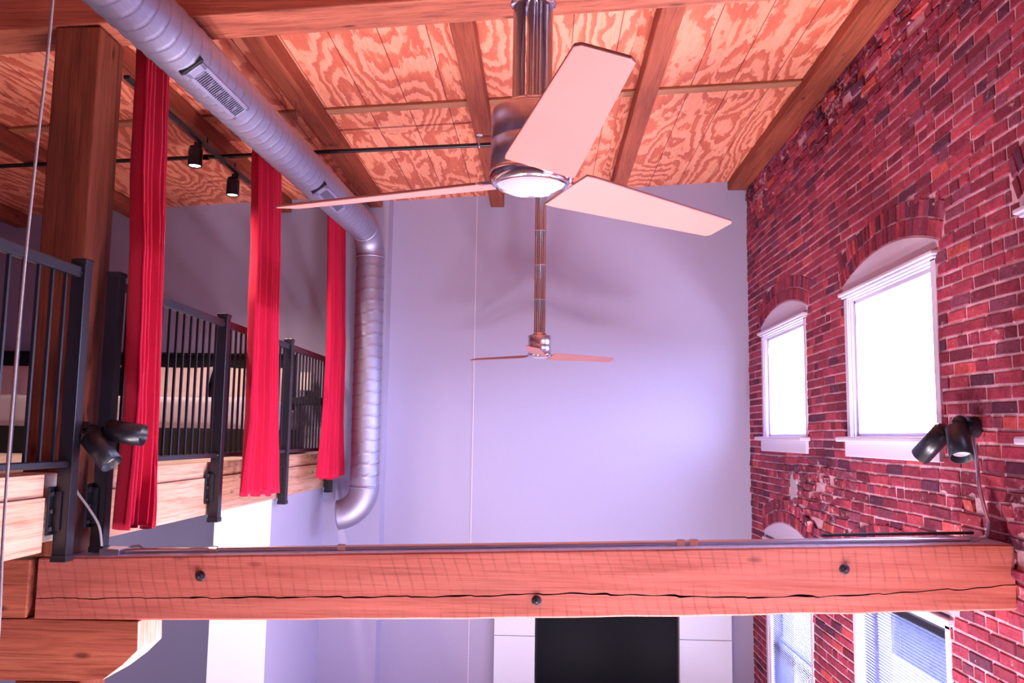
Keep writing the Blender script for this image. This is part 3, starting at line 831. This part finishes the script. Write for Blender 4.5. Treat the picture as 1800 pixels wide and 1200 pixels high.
# ================================================================== LAMPS
r = thing('light_track', 'black lighting track running over the loft beside the dark joist', 'light track', (-2.56, 6.2, 2.14))
MB().box(-.018, .018, -1.3, .9, -.01, .012).build('track_rail', M['black'], r)
for y in (-.9, .1, .7): MB().cyl((-.06, y, .012), (-.06, y, CEIL(-2.62)-2.14-.14), .006, 8).build('track_stem', M['black'], r)
hl = ['black track spotlight next to the nearest red curtain', 'black track spotlight in the middle of the loft track, brightly lit', 'black track spotlight next to the middle red curtain']
for i, y in enumerate((5.36, 6.05, 6.82)):
    x = -2.60; q = thing('track_spotlight', hl[i], 'spotlight', (x, y, 1.95), 'track spotlights over the loft')
    MB().lathe([(.040, .008), (.050, .0), (.052, .004), (.052, .12), (.046, .15), (0, .152)], 28).build('lamp_housing', M['black'], q)
    MB().lathe([(0, .004), (.044, .008)], 28).build('bulb_face', M['bulb'], q)
    MB().box(-.01, .045, -.012, .012, .12, .185).build('track_adapter', M['black'], q)
    lamp('loft_spot', 'SPOT', (x, y, 1.94), (R_(12), 0, 0), 60, (1, .74, .62), spot_size=R_(120), spot_blend=.6, shadow_soft_size=.04)

def cyl_head(mb, a, b_, rad):
    mb.lathe([(0, 0), (rad*.7, .0), (rad, .012), (rad, (Vector(b_)-Vector(a)).length), (rad-.004, (Vector(b_)-Vector(a)).length), (rad-.004, (Vector(b_)-Vector(a)).length-.03), (0, (Vector(b_)-Vector(a)).length-.035)], 32, a, Vector(b_)-Vector(a))
# left double spotlight, on the column
r = thing('double_spotlight', 'black double cylinder spotlight fixed by the timber column, in front of the red curtain', 'spotlight', (-2.205, 3.99, 0))
MB().cyl((0, 0, 0), (.045, 0, 0), .040, 28).build('wall_mount', M['black'], r, bevel=.003)
MB().tube([(.04, -.005, .01), (.075, -.06, .015), (.125, -.105, .015), (.19, -.13, .005)], .013, 12).tube([(.04, -.01, -.012), (.075, -.075, -.015), (.12, -.12, -.02), (.165, -.16, -.03)], .013, 12).build('arm', M['black'], r)
m = MB(); cyl_head(m, (.205, -.13, .002), (.375, -.12, -.022), .050); m.build('lamp_cylinder', M['black'], r)
m = MB(); cyl_head(m, (.150, -.17, -.025), (.275, -.20, -.150), .050); m.build('lamp_cylinder', M['black'], r)
m = MB(); m.lathe([(0, .145), (.045, .148)], 28, (.150, -.17, -.025), (.125, -.03, -.125)); m.build('lens', M['frost'], r)
# right double spotlight, on the bricks
r = thing('double_spotlight', 'double cylinder spotlight with dark and lilac-lit heads fixed to the brick wall', 'spotlight', (2.09, 4.22, .075))
MB().cyl((0, 0, 0), (-.045, 0, 0), .052, 28).build('wall_mount', M['black'], r, bevel=.003)
MB().lathe([(0, -.036), (.02, -.03), (.034, -.012), (.036, 0), (.034, .012), (.02, .03), (0, .036)], 20, (-.085, -.01, .02), (0, 1, 0)).build('swivel', M['black'], r)
MB().tube([(-.03, 0, 0), (-.06, 0, .01), (-.09, .01, .015)], .02, 12).build('arm', M['black'], r)
m = MB(); cyl_head(m, (-.11, -.035, .0), (-.135, -.125, -.145), .053); m.build('lamp_cylinder', M['black'], r)
m = MB(); m.lathe([(0, .140), (.040, .143)], 28, (-.11, -.035, .0), (-.025, -.09, -.145)); m.build('lens', M['frost'], r)
m = MB(); cyl_head(m, (-.11, .08, -.01), (-.175, .22, -.145), .050); m.build('lamp_cylinder', M['black'], r)

def spl(pts, n=10):
    out = []; P_ = [Vector(p) for p in pts]; P_ = [P_[0]*2-P_[1]]+P_+[P_[-1]*2-P_[-2]]
    for i in range(1, len(P_)-2):
        for k in range(n):
            t = k/n; a, b_, c, d_ = P_[i-1:i+3]
            out.append(.5*((2*b_)+(-a+c)*t+(2*a-5*b_+4*c-d_)*t*t+(-a+3*b_-3*c+d_)*t**3))
    out.append(P_[-2]); return out
tag(MB().tube(spl([(-2.175, 3.955, -.045), (-2.185, 3.925, -.15), (-2.17, 3.93, -.26), (-2.10, 3.94, -.36), (-2.055, 3.955, -.44), (-2.05, 3.985, -.535)]), .006, 8).build('lamp_cable', M['cord']),
    'pale cable hanging from the left double spotlight down to the beam', 'cable')
tag(MB().tube(spl([(2.05, 4.17, .02), (2.055, 4.16, -.10), (2.055, 4.15, -.20), (2.04, 4.08, -.30), (2.03, 4.03, -.36), (2.03, 4.05, -.42), (2.0, 4.06, -.432)]), .009, 10).build('flexible_conduit', M['steel']),
    'flexible metal conduit hanging from the right double spotlight to the beam', 'conduit')
# conduit and boxes on top of the beam
bt = lambda x: -.515+.033*x
r = thing('steel_conduit', 'straight steel conduit lying along the top of the timber beam', 'conduit', (0, 4.06, -.5))
MB().tube([(-1.98, 0, bt(-1.98)+.5+.0135), (2.0, 0, bt(2.0)+.5+.0135)], .012, 14).build('conduit_run', M['steel'], r)
for x in (-1.55, -.94, .64, .70, 1.97):
    MB().cyl((x-.018, 0, bt(x)+.5+.0135), (x+.018, 0, bt(x)+.5+.0135), .017, 16).build('conduit_coupling', M['steel'], r)
tag(MB().box(-2.07, -1.975, 4.0, 4.11, bt(-2.1), bt(-2.1)+.042-.01).build('junction_box', M['steel'], bevel=.004, origin=(-2.1, 4.06, bt(-2.1))) ,
    'small metal junction box on the left end of the beam', 'box')
tag(MB().tube(spl([(1.3, 4.10, bt(1.3)+.034), (1.6, 4.10, bt(1.6)+.036), (1.99, 4.09, bt(1.99)+.036)]), .007, 8).build('black_cable', M['matte_black']),
    'short black cable lying on the conduit at the brick end of the beam', 'cable')
tag(MB().tube(spl([(-2.03, 4.10, bt(-2.0)+.01), (-1.95, 4.13, bt(-2.0)+.03), (-1.90, 4.12, bt(-1.9)+.012), (-1.80, 4.13, bt(-1.8)+.015), (-1.66, 4.12, bt(-1.7)+.010)]), .006, 8).build('loose_cable', M['cord']),
    'loose pale cable on top of the beam beside the junction box', 'cable')

for i, (x, y) in enumerate(UP):  # invented housings for the added fill lights
    r = thing('fill_uplighter', 'added low round fill uplighter %s, %s the timber beam above' % (('under the loft side', 'in the middle of the room', 'by the brick wall')[i//2], ('nearer than', 'farther than')[i % 2]), 'lamp', (x, y, -3.3), 'added fill uplighters in the room below')
    MB().lathe([(0, 0), (.17, 0), (.18, .01), (.28, .25), (.272, .255), (.26, .235), (0, .225)], 36).build('bowl', M['black'], r)

# hanging cord at the left edge of the view
tag(MB().tube(spl([(-1.37, 2.2, CEIL(-1.37)-.001), (-1.372, 2.2, 1.2), (-1.384, 2.2, .78), (-1.394, 2.2, .38), (-1.396, 2.2, 0), (-1.393, 2.2, -.3), (-1.386, 2.2, -.5), (-1.38, 2.2, -.9)]), .0042, 8).build('hanging_cord', M['cord']),
    'thin pale cord hanging in front of the loft at the left edge', 'cord')

# ================================================================== ON THE LOFT
def soft_box(name, x0, x1, y0, y1, z0, z1, m, par, amp=.01, seed=0, bev=.05):
    o = MB().box(x0, x1, y0, y1, z0, z1).build(name, m, par)
    bm = bmesh.new(); bm.from_mesh(o.data); bmesh.ops.bevel(bm, geom=bm.edges[:], offset=bev, segments=4, affect='EDGES', profile=.6)
    bmesh.ops.subdivide_edges(bm, edges=[e for e in bm.edges if e.calc_length() > .2], cuts=6, use_grid_fill=True)
    for v in bm.verts:
        n = noise.noise(v.co*7+Vector((seed, 0, 0))); v.co += v.normal*n*amp
    for q in bm.faces: q.smooth = True
    bm.to_mesh(o.data); bm.free(); return o
def pillow(name, loc, w_, h_, t_, rot, m, seed):
    P_ = MB(); n = 18; vs = []; fs = []
    for side in (1, -1):
        for j in range(n+1):
            for i in range(n+1):
                a = -1+2*i/n; b_ = -1+2*j/n
                e = ((1-a**4)*(1-b_**4))**.45 if abs(a) < 1 and abs(b_) < 1 else 0
                pin = 1-.10*(abs(a)*abs(b_))**0*(1-abs(b_)**2)*abs(a)**3
                pin2 = 1-.10*(1-abs(a)**2)*abs(b_)**3
                wr_ = .012*noise.noise(Vector((a*3, b_*3, seed)))*e
                vs.append((a*w_/2*pin, side*(t_/2*e)+wr_, b_*h_/2*pin2))
    N1 = (n+1)**2
    for s in (0, N1):
        for j in range(n):
            for i in range(n): fs.append((s+j*(n+1)+i, s+j*(n+1)+i+1, s+(j+1)*(n+1)+i+1, s+(j+1)*(n+1)+i))
    P_.add(vs, fs, 0, True); o = P_.build(name, m)
    bm = bmesh.new(); bm.from_mesh(o.data); bmesh.ops.remove_doubles(bm, verts=bm.verts, dist=.0008); bmesh.ops.recalc_face_normals(bm, faces=bm.faces); bm.to_mesh(o.data); bm.free()
    o.location = loc; o.rotation_euler = rot; return o
FZ = -.20
for (x0, x1, lab, pl_) in ((-3.93, -2.42, 'right-hand bed on the loft with grey-lavender bedding, seen through the far railing', 'right-hand'), (-5.62, -4.08, 'left-hand bed on the loft, seen between the railing and the timber column', 'left-hand')):
    cx = (x0+x1)/2; hw = (x1-x0)/2
    r = thing('bed', lab, 'bed', (cx, 7.7, FZ), 'beds on the loft')
    MB().box(-hw, hw, -.72, .72, 0, .22).build('bed_base', M['matte_black'], r, bevel=.01)
    MB().box(-hw-.02, hw+.02-.1, .735, .80, 0, .86).box(-hw-.02, hw-.08, .70, .82, .965, .985).box(-hw-.02, hw-.08, .77, .82, .8, .98).build('headboard', M['matte_black'], r, bevel=.006)
    soft_box('mattress', -hw+.01, hw-.01, -.72, .72, .22, .42, M['sheet'], r, .004, 2, .04)
    soft_box('duvet', -hw-.015, hw+.015, -.75, .38, .245, .485, M['sheet'], r, .018, 5, .06)
    for k, (dx, w_) in enumerate(((-.40, .66), (.34, .66))):
        pillow('pillow', (cx+dx, 8.22+.02*k, .445), w_, .40, .17, (R_(-14), 0, R_(3-5*k)), M['linen'], k+3)
        o = C.objects[-1] if False else bpy.context.scene.objects[-1]
for o in [q for q in SC.objects if q.name.startswith('pillow')]:
    x = o.location.x
    side = ('right-hand' if x > -4 else 'left-hand'); c0 = -3.175 if x > -4 else -4.85
    tag(o, 'cream pillow propped on the %s half of the %s bed headboard' % ('right' if x > c0 else 'left', side), 'pillow', 'cream pillows on the loft beds')
r = thing('bedside_shelf', 'black floating bedside shelf on the loft wall behind the far railing', 'shelf', (-2.35, 8.38, .28))
MB().box(-.14, .185, -.14, .149, 0, .065).build('shelf_box', M['matte_black'], r, bevel=.004)
r = thing('table_lamp', 'small table lamp with square white shade on the bedside shelf', 'lamp', (-2.35, 8.36, .346))
MB().box(-.045, .045, -.045, .045, 0, .012).cyl((0, 0, .01), (0, 0, .08), .012, 12).build('lamp_base', M['matte_black'], r)
m = MB(); s = .06
m.hexa([(-s, -s, .07), (s, -s, .07), (s, s, .07), (-s, s, .07), (-s, -s, .25), (s, -s, .25), (s, s, .25), (-s, s, .25)])
m.build('lamp_shade', M['shade'], r, bevel=.004)

# ================================================================== BELOW, AGAINST THE FAR WALL
TZ = -1.50
tag(MB().box(-.462, -.062, YB-.16, YB-.001, -3.3, -1.945).box(-.462, -.062, YB-.16, YB-.001, -1.94, TZ).build('cabinet_panel', M['white_wall'], bevel=.004, origin=(-.26, YB-.08, -3.3)),
    'tall white cabinet panel left of the television, under the beam', 'cabinet')
tag(MB().box(1.345, 1.85, YB-.16, YB-.001, -3.3, -1.945).box(1.345, 1.85, YB-.16, YB-.001, -1.94, TZ).build('cabinet_panel', M['white_wall'], bevel=.004, origin=(1.6, YB-.08, -3.3)),
    'tall white cabinet panel right of the television, under the beam', 'cabinet')
r = thing('television', 'large black flat television on the far wall between two white panels', 'television', (.64, YB-.075, -2.0))
MB().box(-.695, .70, -.02, .02, -.42, .45).build('bezel', M['matte_black'], r, bevel=.004)
MB().box(-.685, .69, -.0235, -.0205, -.41, .44).build('screen', M['screen'], r)
MB().box(-.25, .25, .02, .074, -.2, .2).build('wall_bracket', M['black'], r)
